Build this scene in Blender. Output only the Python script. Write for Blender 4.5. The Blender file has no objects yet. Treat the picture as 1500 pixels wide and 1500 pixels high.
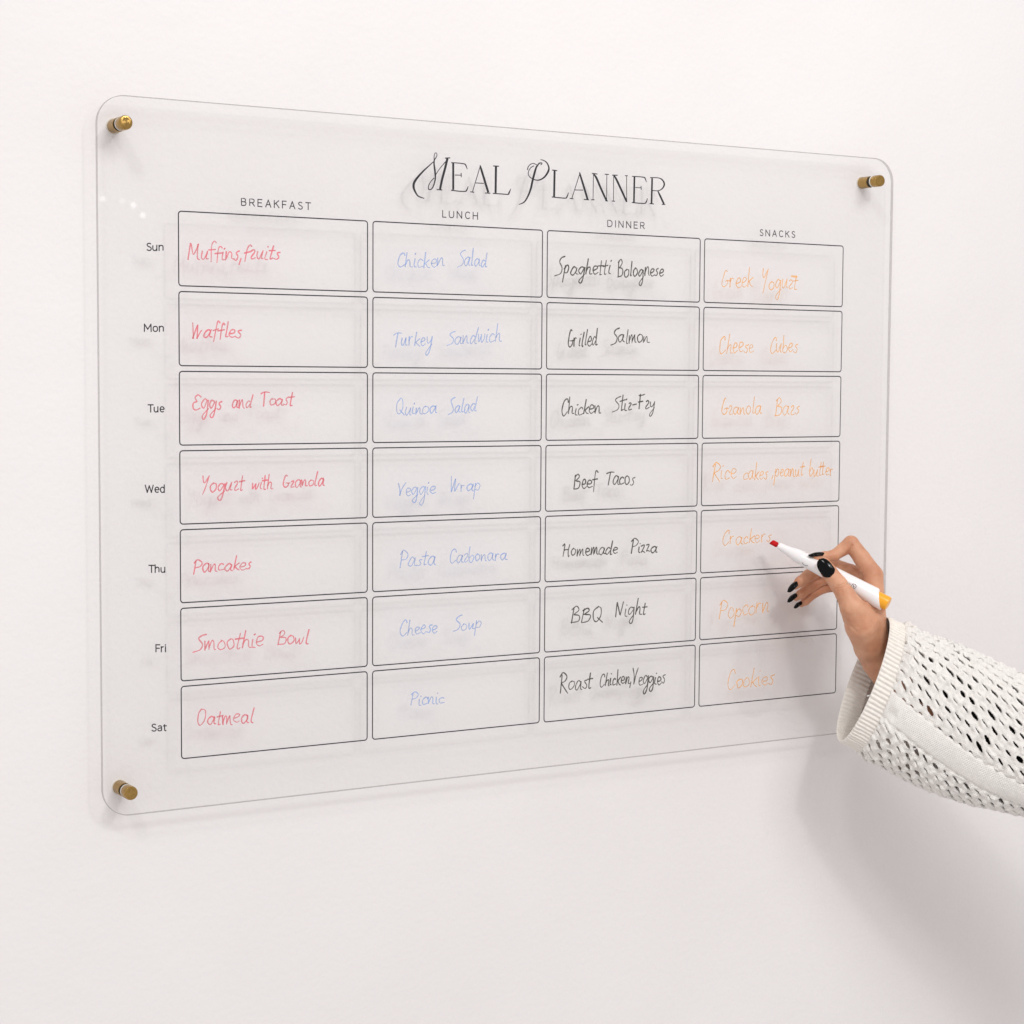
import bpy, bmesh, math, random
import numpy as np
from mathutils import Vector, Matrix

scene = bpy.context.scene
C = scene.collection
random.seed(4)
rng = np.random.default_rng(4)

# ------------------------------------------------------------------ camera
U = 0.14                                   # metres per fitted grid unit
F = 2832.03                                # focal length in photo pixels (1500 wide)
YAW, PIT, ROL = -0.5404, -0.0684, -0.0059
CAM = np.array([-3.3877, -8.7352, -0.7868]) * U


def rot(a, b, g):
    ca, sa, cb, sb, cg, sg = math.cos(a), math.sin(a), math.cos(b), math.sin(b), math.cos(g), math.sin(g)
    return (np.array([[ca, -sa, 0], [sa, ca, 0], [0, 0, 1]]) @ np.array([[1, 0, 0], [0, cb, -sb], [0, sb, cb]])
            @ np.array([[cg, 0, sg], [0, 1, 0], [-sg, 0, cg]]))


RM = rot(YAW, PIT, ROL)
RIGHT, FWD, UP = RM[:, 0], RM[:, 1], RM[:, 2]
cam = bpy.data.cameras.new('camera')
co = bpy.data.objects.new('camera', cam)
C.objects.link(co)
m = Matrix(((RIGHT[0], UP[0], -FWD[0], CAM[0]), (RIGHT[1], UP[1], -FWD[1], CAM[1]),
            (RIGHT[2], UP[2], -FWD[2], CAM[2]), (0, 0, 0, 1)))
co.matrix_world = m
cam.sensor_width = 36
cam.lens = F * 36 / 1500
cam.clip_start, cam.clip_end = 0.02, 100
scene.camera = co

# ------------------------------------------------------------------ light
W = bpy.data.worlds.new('World')
scene.world = W
W.use_nodes = True
W.node_tree.nodes['Background'].inputs[0].default_value = (1.0, 0.952, 0.952, 1)
W.node_tree.nodes['Background'].inputs[1].default_value = 0.75


def area(name, loc, target, size, power, color=(1, 1, 1), shape='DISK', size_y=None):
    l = bpy.data.lights.new(name, 'AREA')
    l.shape, l.size, l.energy, l.color = shape, size, power, color
    if size_y:
        l.size_y = size_y
    o = bpy.data.objects.new(name, l)
    C.objects.link(o)
    o.location = loc
    o.rotation_euler = (Vector(target) - Vector(loc)).to_track_quat('-Z', 'Y').to_euler()
    return o


area('room_lamp', (0.32, -1.04, 0.52), (0.35, 0, -0.25), 0.10, 2.2, (1, 0.975, 0.955))
area('ceiling_panel', (-1.25, -1.75, 2.1), (0.2, 0, 0), 0.40, 15, (0.99, 0.985, 0.99))
area('ceiling_panel', (0.4, -2.9, 2.1), (0.3, 0, 0.3), 1.8, 52, (0.965, 0.98, 1), 'RECTANGLE', 1.0)

scene.view_settings.view_transform = 'Standard'
scene.view_settings.look = 'None'
scene.view_settings.exposure = -0.12
scene.view_settings.gamma = 1.0
scene.render.resolution_x = scene.render.resolution_y = 1024
scene.render.engine = 'CYCLES'
scene.cycles.max_bounces = 10
scene.cycles.transparent_max_bounces = 24


# ------------------------------------------------------------------ helpers
def ray(px, py):
    return RM @ np.array([(px - 750) / F, 1.0, -(py - 750) / F])


def at(px, py, Y=0.0):                     # point on the upright plane y = Y (the board is y = 0)
    d = ray(px, py)
    return CAM + d * ((Y - CAM[1]) / d[1])


def P(px, py, depth):                      # point at a distance along the optical axis
    return CAM + ray(px, py) * depth


def link(name, me, mat=None, parent=None, label=None, kind=None):
    o = bpy.data.objects.new(name, me)
    C.objects.link(o)
    if mat is not None and len(me.materials) == 0:
        me.materials.append(mat)
    if parent is not None:
        o.parent = parent
    if label:
        o['label'] = label
    if kind:
        o['kind'] = kind
    return o


def mesh(name, v, f, smooth=False):
    me = bpy.data.meshes.new(name)
    me.from_pydata([tuple(map(float, p)) for p in v], [], [tuple(map(int, q)) for q in f])
    me.update()
    if smooth:
        me.shade_smooth()
    return me


def npmesh(name, v, quads, smooth=True):
    me = bpy.data.meshes.new(name)
    v = np.asarray(v, np.float32)
    quads = np.asarray(quads, np.int32)
    me.vertices.add(len(v))
    me.vertices.foreach_set('co', v.ravel())
    me.loops.add(quads.size)
    me.loops.foreach_set('vertex_index', quads.ravel())
    me.polygons.add(len(quads))
    me.polygons.foreach_set('loop_start', np.arange(0, quads.size, quads.shape[1], dtype=np.int32))
    me.update(calc_edges=True)
    me.validate()
    if smooth:
        me.shade_smooth()
    return me


def thing(name, label, cat, loc=(0, 0, 0), group=None):
    o = bpy.data.objects.new(name, None)
    o.empty_display_size = 0.02
    C.objects.link(o)
    o.location = loc
    o['label'] = label
    o['category'] = cat
    if group:
        o['group'] = group
    return o


def keep(o):                                # child built in world coordinates under a moved parent
    o.matrix_parent_inverse = Matrix.Translation(-o.parent.location)
    return o


def nodes(name):
    mt = bpy.data.materials.new(name)
    mt.use_nodes = True
    nt = mt.node_tree
    return mt, nt, nt.nodes['Principled BSDF'], nt.nodes['Material Output']


def noise_bump(nt, b, scale, strength, dist, detail=4, coord='Object', rough=0.55):
    tc = nt.nodes.new('ShaderNodeTexCoord')
    n = nt.nodes.new('ShaderNodeTexNoise')
    n.inputs['Scale'].default_value = scale
    n.inputs['Detail'].default_value = detail
    n.inputs['Roughness'].default_value = rough
    bp = nt.nodes.new('ShaderNodeBump')
    bp.inputs['Strength'].default_value = strength
    bp.inputs['Distance'].default_value = dist
    nt.links.new(tc.outputs[coord], n.inputs['Vector'])
    nt.links.new(n.outputs['Fac'], bp.inputs['Height'])
    nt.links.new(bp.outputs['Normal'], b.inputs['Normal'])
    return tc, n, bp


def ramp(nt, src, stops):
    r = nt.nodes.new('ShaderNodeValToRGB')
    while len(r.color_ramp.elements) < len(stops):
        r.color_ramp.elements.new(0.5)
    for e, (p, c) in zip(r.color_ramp.elements, stops):
        e.position = p
        e.color = (*c, 1)
    nt.links.new(src, r.inputs[0])
    return r


# ------------------------------------------------------------------ materials
def mat_wall():
    mt, nt, b, _ = nodes('wall_paint')
    b.inputs['Roughness'].default_value = 0.62
    b.inputs['Specular IOR Level'].default_value = 0.25
    tc, n, bp = noise_bump(nt, b, 260, 0.35, 0.0009, 5)
    n2 = nt.nodes.new('ShaderNodeTexNoise')
    n2.inputs['Scale'].default_value = 3.0
    n2.inputs['Detail'].default_value = 5
    nt.links.new(tc.outputs['Object'], n2.inputs['Vector'])
    r = ramp(nt, n2.outputs['Fac'], [(0.3, (0.79, 0.762, 0.755)), (0.7, (0.83, 0.803, 0.796))])
    nt.links.new(r.outputs[0], b.inputs['Base Color'])
    n3 = nt.nodes.new('ShaderNodeTexNoise')
    n3.inputs['Scale'].default_value = 22
    n3.inputs['Detail'].default_value = 3
    nt.links.new(tc.outputs['Object'], n3.inputs['Vector'])
    b2 = nt.nodes.new('ShaderNodeBump')
    b2.inputs['Strength'].default_value = 0.3
    b2.inputs['Distance'].default_value = 0.003
    nt.links.new(n3.outputs['Fac'], b2.inputs['Height'])
    nt.links.new(b2.outputs['Normal'], bp.inputs['Normal'])
    return mt


def mat_sheet(edge=False):
    mt = bpy.data.materials.new('acrylic_edge' if edge else 'acrylic')
    mt.use_nodes = True
    nt = mt.node_tree
    nt.nodes.clear()
    out = nt.nodes.new('ShaderNodeOutputMaterial')
    tr = nt.nodes.new('ShaderNodeBsdfTransparent')
    gl = nt.nodes.new('ShaderNodeBsdfAnisotropic')
    gl.inputs['Roughness'].default_value = 0.02 if not edge else 0.15
    mx = nt.nodes.new('ShaderNodeMixShader')
    if edge:
        tr.inputs['Color'].default_value = (0.66, 0.65, 0.645, 1)
        mx.inputs[0].default_value = 0.22
    else:
        tr.inputs['Color'].default_value = (0.999, 0.999, 0.9985, 1)
        geo = nt.nodes.new('ShaderNodeNewGeometry')
        mr = nt.nodes.new('ShaderNodeMapRange')       # the exit face needs the inverse ratio
        mr.inputs['To Min'].default_value = 1.49
        mr.inputs['To Max'].default_value = 1 / 1.49
        fr = nt.nodes.new('ShaderNodeFresnel')
        nt.links.new(geo.outputs['Backfacing'], mr.inputs['Value'])
        nt.links.new(mr.outputs[0], fr.inputs['IOR'])
        nt.links.new(fr.outputs[0], mx.inputs[0])
    nt.links.new(tr.outputs[0], mx.inputs[1])
    nt.links.new(gl.outputs[0], mx.inputs[2])
    nt.links.new(mx.outputs[0], out.inputs['Surface'])
    return mt


def mat_ink(name, col, opacity=1.0, vary=0.0):
    mt = bpy.data.materials.new(name)
    mt.use_nodes = True
    nt = mt.node_tree
    b = nt.nodes['Principled BSDF']
    out = nt.nodes['Material Output']
    b.inputs['Base Color'].default_value = (*col, 1)
    b.inputs['Roughness'].default_value = 0.5
    if opacity < 1:
        tr = nt.nodes.new('ShaderNodeBsdfTransparent')
        tr.inputs['Color'].default_value = (*[0.35 + 0.65 * c for c in col], 1)
        mx = nt.nodes.new('ShaderNodeMixShader')
        tc = nt.nodes.new('ShaderNodeTexCoord')
        n = nt.nodes.new('ShaderNodeTexNoise')
        n.inputs['Scale'].default_value = 170
        n.inputs['Detail'].default_value = 2
        mr = nt.nodes.new('ShaderNodeMapRange')
        mr.inputs['From Min'].default_value = 0.35
        mr.inputs['From Max'].default_value = 0.65
        mr.inputs['To Min'].default_value = max(0, opacity - vary)
        mr.inputs['To Max'].default_value = min(1, opacity + vary)
        nt.links.new(tc.outputs['Object'], n.inputs['Vector'])
        nt.links.new(n.outputs['Fac'], mr.inputs['Value'])
        nt.links.new(mr.outputs[0], mx.inputs[0])
        nt.links.new(tr.outputs[0], mx.inputs[1])
        nt.links.new(b.outputs[0], mx.inputs[2])
        nt.links.new(mx.outputs[0], out.inputs['Surface'])
    return mt


def mat_brass(name='brass', rough=0.3, axis_rings=False):
    mt, nt, b, _ = nodes(name)
    b.inputs['Metallic'].default_value = 1
    b.inputs['Roughness'].default_value = rough
    tc = nt.nodes.new('ShaderNodeTexCoord')
    mp = nt.nodes.new('ShaderNodeMapping')
    mp.inputs['Scale'].default_value = (500, 5000, 500) if not axis_rings else (700, 700, 700)
    n = nt.nodes.new('ShaderNodeTexNoise')
    n.inputs['Scale'].default_value = 1
    n.inputs['Detail'].default_value = 4
    nt.links.new(tc.outputs['Object'], mp.inputs[0])
    nt.links.new(mp.outputs[0], n.inputs['Vector'])
    r = ramp(nt, n.outputs['Fac'], [(0.2, (0.33, 0.20, 0.055)), (0.8, (0.47, 0.30, 0.10))])
    nt.links.new(r.outputs[0], b.inputs['Base Color'])
    bp = nt.nodes.new('ShaderNodeBump')
    bp.inputs['Strength'].default_value = 0.25
    bp.inputs['Distance'].default_value = 0.0003
    nt.links.new(n.outputs['Fac'], bp.inputs['Height'])
    nt.links.new(bp.outputs['Normal'], b.inputs['Normal'])
    if axis_rings:
        b.inputs['Anisotropic'].default_value = 0.8
        tg = nt.nodes.new('ShaderNodeTangent')
        tg.direction_type = 'RADIAL'
        tg.axis = 'Y'
        nt.links.new(tg.outputs[0], b.inputs['Tangent'])
    return mt


def mat_plain(name, col, rough=0.4, spec=0.5, coat=0.0, sss=0.0):
    mt, nt, b, _ = nodes(name)
    b.inputs['Base Color'].default_value = (*col, 1)
    b.inputs['Roughness'].default_value = rough
    b.inputs['Specular IOR Level'].default_value = spec
    b.inputs['Coat Weight'].default_value = coat
    b.inputs['Coat Roughness'].default_value = 0.03
    if sss:
        b.inputs['Subsurface Weight'].default_value = sss
        b.inputs['Subsurface Scale'].default_value = 0.002
    return mt


def mat_skin():
    mt, nt, b, _ = nodes('skin')
    b.inputs['Roughness'].default_value = 0.48
    b.inputs['Specular IOR Level'].default_value = 0.45
    b.inputs['Subsurface Weight'].default_value = 0.35
    b.inputs['Subsurface Radius'].default_value = (1.0, 0.35, 0.18)
    b.inputs['Subsurface Scale'].default_value = 0.0022
    tc = nt.nodes.new('ShaderNodeTexCoord')
    n = nt.nodes.new('ShaderNodeTexNoise')
    n.inputs['Scale'].default_value = 75
    n.inputs['Detail'].default_value = 5
    nt.links.new(tc.outputs['Object'], n.inputs['Vector'])
    r = ramp(nt, n.outputs['Fac'], [(0.28, (0.51, 0.225, 0.125)), (0.5, (0.61, 0.305, 0.18)), (0.72, (0.68, 0.375, 0.235))])
    nt.links.new(r.outputs[0], b.inputs['Base Color'])
    v = nt.nodes.new('ShaderNodeTexVoronoi')
    v.feature = 'DISTANCE_TO_EDGE'
    v.inputs['Scale'].default_value = 900
    mp = nt.nodes.new('ShaderNodeMapping')
    mp.inputs['Scale'].default_value = (1, 1, 0.6)
    nt.links.new(tc.outputs['Object'], mp.inputs[0])
    nt.links.new(mp.outputs[0], v.inputs['Vector'])
    n2 = nt.nodes.new('ShaderNodeTexNoise')
    n2.inputs['Scale'].default_value = 320
    n2.inputs['Detail'].default_value = 4
    nt.links.new(tc.outputs['Object'], n2.inputs['Vector'])
    ad = nt.nodes.new('ShaderNodeMath')
    ad.operation = 'MULTIPLY_ADD'
    nt.links.new(v.outputs['Distance'], ad.inputs[0])
    ad.inputs[1].default_value = 0.5
    nt.links.new(n2.outputs['Fac'], ad.inputs[2])
    bp = nt.nodes.new('ShaderNodeBump')
    bp.inputs['Strength'].default_value = 0.6
    bp.inputs['Distance'].default_value = 0.0007
    nt.links.new(ad.outputs[0], bp.inputs['Height'])
    nt.links.new(bp.outputs['Normal'], b.inputs['Normal'])
    return mt


def mat_knit(name, col, pitch=0.0021, bump=0.55):
    """stockinette stitches as fine relief, laid out on the UV map (metres along / round the sleeve)"""
    mt, nt, b, _ = nodes(name)
    b.inputs['Roughness'].default_value = 0.95
    b.inputs['Specular IOR Level'].default_value = 0.1
    b.inputs['Sheen Weight'].default_value = 0.1
    b.inputs['Sheen Roughness'].default_value = 0.5
    L = nt.links.new
    uv = nt.nodes.new('ShaderNodeUVMap')
    sp = nt.nodes.new('ShaderNodeSeparateXYZ')
    L(uv.outputs[0], sp.inputs[0])

    def mth(op, a, bb=None, cc=None):
        k = nt.nodes.new('ShaderNodeMath')
        k.operation = op
        for i, q in enumerate((a, bb, cc)):
            if q is None:
                continue
            if isinstance(q, (int, float)):
                k.inputs[i].default_value = q
            else:
                L(q, k.inputs[i])
        return k.outputs[0]
    # V stitches: sin(2pi(u + |v saw|))
    v = mth('DIVIDE', sp.outputs['Y'], pitch)
    tri = mth('ABSOLUTE', mth('SUBTRACT', mth('FRACT', v), 0.5))
    u = mth('DIVIDE', sp.outputs['X'], pitch * 0.85)
    s = mth('SINE', mth('MULTIPLY', mth('ADD', u, mth('MULTIPLY', tri, 1.4)), 2 * math.pi))
    w = mth('MULTIPLY', mth('SINE', mth('MULTIPLY', mth('FRACT', mth('MULTIPLY', v, 2.0)), math.pi)), 0.8)
    h = mth('ADD', mth('MULTIPLY', s, 0.4), w)
    tc = nt.nodes.new('ShaderNodeTexCoord')
    n = nt.nodes.new('ShaderNodeTexNoise')
    n.inputs['Scale'].default_value = 1400
    n.inputs['Detail'].default_value = 3
    L(tc.outputs['Object'], n.inputs['Vector'])
    hh = mth('ADD', h, mth('MULTIPLY', n.outputs['Fac'], 1.6))
    bp = nt.nodes.new('ShaderNodeBump')
    bp.inputs['Strength'].default_value = bump
    bp.inputs['Distance'].default_value = 0.0006
    L(hh, bp.inputs['Height'])
    L(bp.outputs['Normal'], b.inputs['Normal'])
    n2 = nt.nodes.new('ShaderNodeTexNoise')
    n2.inputs['Scale'].default_value = 300
    n2.inputs['Detail'].default_value = 4
    L(tc.outputs['Object'], n2.inputs['Vector'])
    r = ramp(nt, n2.outputs['Fac'], [(0.3, tuple(c * 0.93 for c in col)), (0.7, col)])
    L(r.outputs[0], b.inputs['Base Color'])
    return mt


M_wall = mat_wall()
M_sheet, M_edge = mat_sheet(), mat_sheet(True)
M_print = mat_ink('printed_ink', (0.012, 0.012, 0.016))
M_red = mat_ink('red_marker_ink', (0.78, 0.18, 0.22), 0.52, 0.36)
M_blue = mat_ink('blue_marker_ink', (0.34, 0.47, 0.78), 0.31, 0.3)
M_black = mat_ink('black_marker_ink', (0.06, 0.06, 0.045), 0.78, 0.2)
M_orange = mat_ink('orange_marker_ink', (0.92, 0.46, 0.14), 0.40, 0.34)
M_brass = mat_brass()
M_cap = mat_brass('brushed_brass_cap', 0.24, True)
M_washer = mat_plain('clear_washer', (0.75, 0.72, 0.66), 0.2)
M_gasket = mat_plain('dark_gasket', (0.05, 0.035, 0.02), 0.5)
M_skin = mat_skin()
M_nail = mat_plain('black_nail_polish', (0.002, 0.002, 0.002), 0.09, 0.16)
M_knit = mat_knit('white_knit', (0.90, 0.875, 0.83))
M_cuffm = mat_knit('cuff_knit', (0.87, 0.835, 0.77), 0.0016, 0.25)
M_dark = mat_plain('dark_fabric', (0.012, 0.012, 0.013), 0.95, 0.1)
M_pen = mat_plain('white_plastic', (0.86, 0.845, 0.84), 0.28, 0.5, 0.2, 0.1)
M_nib = mat_plain('red_felt', (0.55, 0.01, 0.012), 0.8, 0.2)
M_plug = mat_plain('orange_plastic', (0.90, 0.40, 0.015), 0.3, 0.5)
M_penprint = mat_plain('grey_print', (0.10, 0.10, 0.12), 0.5)

# ------------------------------------------------------------------ wall
GAP = 0.0145                               # wall to front face of the board
TH = 0.003
me = mesh('wall', [(-4, GAP, -1.6), (5, GAP, -1.6), (5, GAP, 1.7), (-4, GAP, 1.7),
                   (-4, GAP + .12, -1.6), (5, GAP + .12, -1.6), (5, GAP + .12, 1.7), (-4, GAP + .12, 1.7)],
          [(0, 1, 2, 3), (5, 4, 7, 6), (4, 0, 3, 7), (1, 5, 6, 2), (3, 2, 6, 7), (4, 5, 1, 0)])
link('wall', me, M_wall, kind='structure')

# ------------------------------------------------------------------ board
board = thing('planner_board', 'clear acrylic meal planner board with black grid mounted on the white wall', 'planner board')
x0, x1, z0, z1 = -0.395 * U, 4.47 * U, -2.872 * U, 0.522 * U


def rrect(x0, x1, z0, z1, r, n=10):
    pts = []
    for cx, cz, a in ((x1 - r, z1 - r, 0), (x0 + r, z1 - r, 90), (x0 + r, z0 + r, 180), (x1 - r, z0 + r, 270)):
        for i in range(n + 1):
            t = math.radians(a + 90 * i / n)
            pts.append((cx + r * math.cos(t), cz + r * math.sin(t)))
    return pts


o1 = rrect(x0, x1, z0, z1, 0.0195, 16)
inn = rrect(x0 + .0003, x1 - .0003, z0 + .0003, z1 - .0003, 0.0192, 16)
N = len(o1)
v = [(x, 0, z) for x, z in inn] + [(x, .0003, z) for x, z in o1] + [(x, TH - .0003, z) for x, z in o1] + [(x, TH, z) for x, z in inn]
f = [tuple(range(N - 1, -1, -1)), tuple(range(3 * N, 4 * N))]
for k in range(3):
    for i in range(N):
        j = (i + 1) % N
        f.append((k * N + i, k * N + j, (k + 1) * N + j, (k + 1) * N + i))
me = mesh('acrylic_sheet', v, f)
me.materials.append(M_sheet)
me.materials.append(M_edge)
for p in me.polygons[2:]:
    p.material_index = 1
bm = bmesh.new(); bm.from_mesh(me); bmesh.ops.recalc_face_normals(bm, faces=bm.faces); bm.to_mesh(me); bm.free()
link('acrylic_sheet', me, None, board)


class Ink:
    """collects flat ribbons lying on the front face of the board"""
    def __init__(s):
        s.v, s.f, s.k = [], [], 0

    def ribbon(s, pts, w, closed=False):   # pts: (x,z) metres, w: number or list
        pts = np.array(pts, float)
        n = len(pts)
        w = np.full(n, w) if np.isscalar(w) else np.array(w, float)
        if closed:
            t = np.roll(pts, -1, 0) - np.roll(pts, 1, 0)
        else:
            t = np.gradient(pts, axis=0)
        t /= np.maximum(np.linalg.norm(t, axis=1), 1e-9)[:, None]
        nn = np.stack([-t[:, 1], t[:, 0]], 1)
        b = len(s.v)
        s.k += 1
        for i in range(n):
            y = -0.00012 - 6e-6 * (s.k % 30) - 4e-6 * i / n
            for sg in (1, -1):
                q = pts[i] + sg * nn[i] * w[i] / 2
                s.v.append((q[0], y, q[1]))
        m_ = n if closed else n - 1
        for i in range(m_):
            j = (i + 1) % n
            s.f.append((b + 2 * i, b + 2 * i + 1, b + 2 * j + 1, b + 2 * j))

    def dot(s, p, r):
        b = len(s.v)
        s.k += 1
        y = -0.00012 - 6e-6 * (s.k % 30)
        for i in range(10):
            a = i * math.pi / 5
            s.v.append((p[0] + r * math.cos(a), y, p[1] + r * math.sin(a)))
        s.f.append(tuple(range(b + 9, b - 1, -1)))

    def build(s, name, mat, label=None):
        return link(name, mesh(name, s.v, s.f), mat, board, label)


def crom(pts, n=5):
    pts = np.array(pts, float)
    if len(pts) < 3:
        return pts
    q = np.vstack([2 * pts[0] - pts[1], pts, 2 * pts[-1] - pts[-2]])
    out = []
    for i in range(1, len(q) - 2):
        for k in range(n):
            t = k / n
            a, b, c, d = q[i - 1], q[i], q[i + 1], q[i + 2]
            out.append(0.5 * ((2 * b) + (c - a) * t + (2 * a - 5 * b + 4 * c - d) * t * t + (3 * b - a - 3 * c + d) * t ** 3))
    out.append(q[-2])
    return np.array(out)


def bz(px, py):
    q = at(px, py, 0)
    return (q[0], q[2])


# printed boxes
CW, GX, CH, GY = U, 0.03045 * U, 0.3515 * U, 0.02712 * U
for i in range(4):
    for j in range(7):
        k = Ink()
        xx, zz = i * (CW + GX), -j * (CH + GY)
        k.ribbon(rrect(xx, xx + CW, zz - CH, zz, 0.0021, 6), 0.00080, True)
        k.build('grid_box', M_print)

# printed title, traced stroke by stroke with its widths
TA = [[(345,195,5),(300,235,8),(230,300,14),(165,370,20),(125,430,24),(118,480,24),(135,530,18),(170,580,12),(235,605,5)],
 [(345,195,6),(343,150,6),(352,110,5),(370,108,5),(374,135,6),(358,165,8),(345,185,12),(343,230,15),(352,300,18),(357,380,14),(345,440,12),(325,490,10),(300,508,8),(282,500,8),(285,460,7),(310,415,6),(345,380,6)],
 [(358,350,5),(400,285,5),(470,200,6)],
 [(490,165,24),(462,280,24),(430,400,24),(408,505,22)],[(462,162,8),(520,160,8)],[(372,508,8),(432,512,8)],
 [(553,218,22),(553,510,22)],[(530,212,7),(600,216,7),(670,225,8),(690,240,12),(708,285,4)],[(570,348,6),(640,350,6)],[(640,325,8),(642,372,6)],
 [(530,515,9),(610,525,8),(680,528,8),(700,515,12),(718,472,4)],
 [(850,250,6),(765,530,6)],[(848,240,10),(862,290,22),(900,415,24),(938,540,24)],[(800,435,6),(890,440,6)],[(740,532,7),(782,538,7)],[(902,545,8),(960,548,8)],
 [(1022,255,24),(1018,545,24)],[(990,248,8),(1055,252,8)],[(988,550,8),(1080,556,8),(1155,560,9),(1165,545,14),(1185,500,4)]]
TB = [[(215,125,5),(195,122,6),(185,135,10),(165,165,16),(148,220,20),(130,290,20),(112,370,18),(85,440,14),(50,495,10),(0,520,4)],
 [(185,135,5),(210,120,5),(220,130,5),(205,142,5)],
 [(80,190,8),(88,160,6),(110,135,5),(140,128,5),(170,140,5)],
 [(145,150,5),(115,165,5),(92,200,6),(90,235,6),(115,265,6),(160,285,7),(200,283,10),(245,255,14),(278,205,18),(285,165,14),(265,120,10),(235,98,6),(205,90,4)],
 [(340,195,20),(335,450,20)],[(315,190,7),(365,196,7)],[(313,447,7),(390,455,7),(445,458,8),(458,445,11),(473,405,4)],
 [(580,225,5),(505,460,5)],[(578,212,9),(590,255,18),(622,360,20),(655,470,20)],[(535,380,5),(612,382,5)],[(485,460,6),(520,465,6)],[(620,470,7),(670,474,7)],
 [(712,230,5),(708,472,5)],[(712,228,10),(740,265,20),(785,370,20),(838,485,18)],[(840,232,5),(838,480,5)],[(697,222,7),(750,228,7)],[(820,230,6),(860,232,6)],[(690,474,6),(722,474,6)],[(825,484,6),(850,486,6)],
 [(905,242,5),(903,484,5)],[(905,240,10),(930,278,20),(978,380,20),(1030,494,18)],[(1028,246,5),(1030,490,5)],[(890,238,7),(942,240,7)],[(1012,243,6),(1040,245,6)],[(888,486,6),(918,488,6)],
 [(1103,255,18),(1098,500,18)],[(1080,250,6),(1150,254,6),(1195,260,8),(1205,270,10),(1218,305,4)],[(1112,357,5),(1165,360,5)],[(1166,342,7),(1168,378,6)],[(1078,500,7),(1150,507,7),(1200,508,8),(1215,495,11),(1228,460,4)],
 [(1272,268,18),(1266,510,18)],[(1252,262,6),(1330,265,6),(1370,285,12),(1388,325,16),(1370,365,10),(1330,388,6),(1275,385,5)],[(1325,388,8),(1345,430,18),(1385,515,18)],[(1248,510,7),(1288,514,7)],[(1365,517,7),(1398,520,6)]]
k = Ink()
for strokes, sc, ox, oy in ((TA, 7.5, 590, 210), (TB, 6.522, 760, 220)):
    for s in strokes:
        a = crom([(q[0], q[1], q[2]) for q in s], 7) if len(s) > 2 else np.array(s, float)
        pts = [bz(ox + q[0] / sc, oy + q[1] / sc) for q in a]
        k.ribbon(pts, [max(q[2], 3) / sc / 2020 + 0.00024 for q in a])
k.build('title_lettering', M_print, 'black serif title reading Meal Planner with swash capitals')

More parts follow.
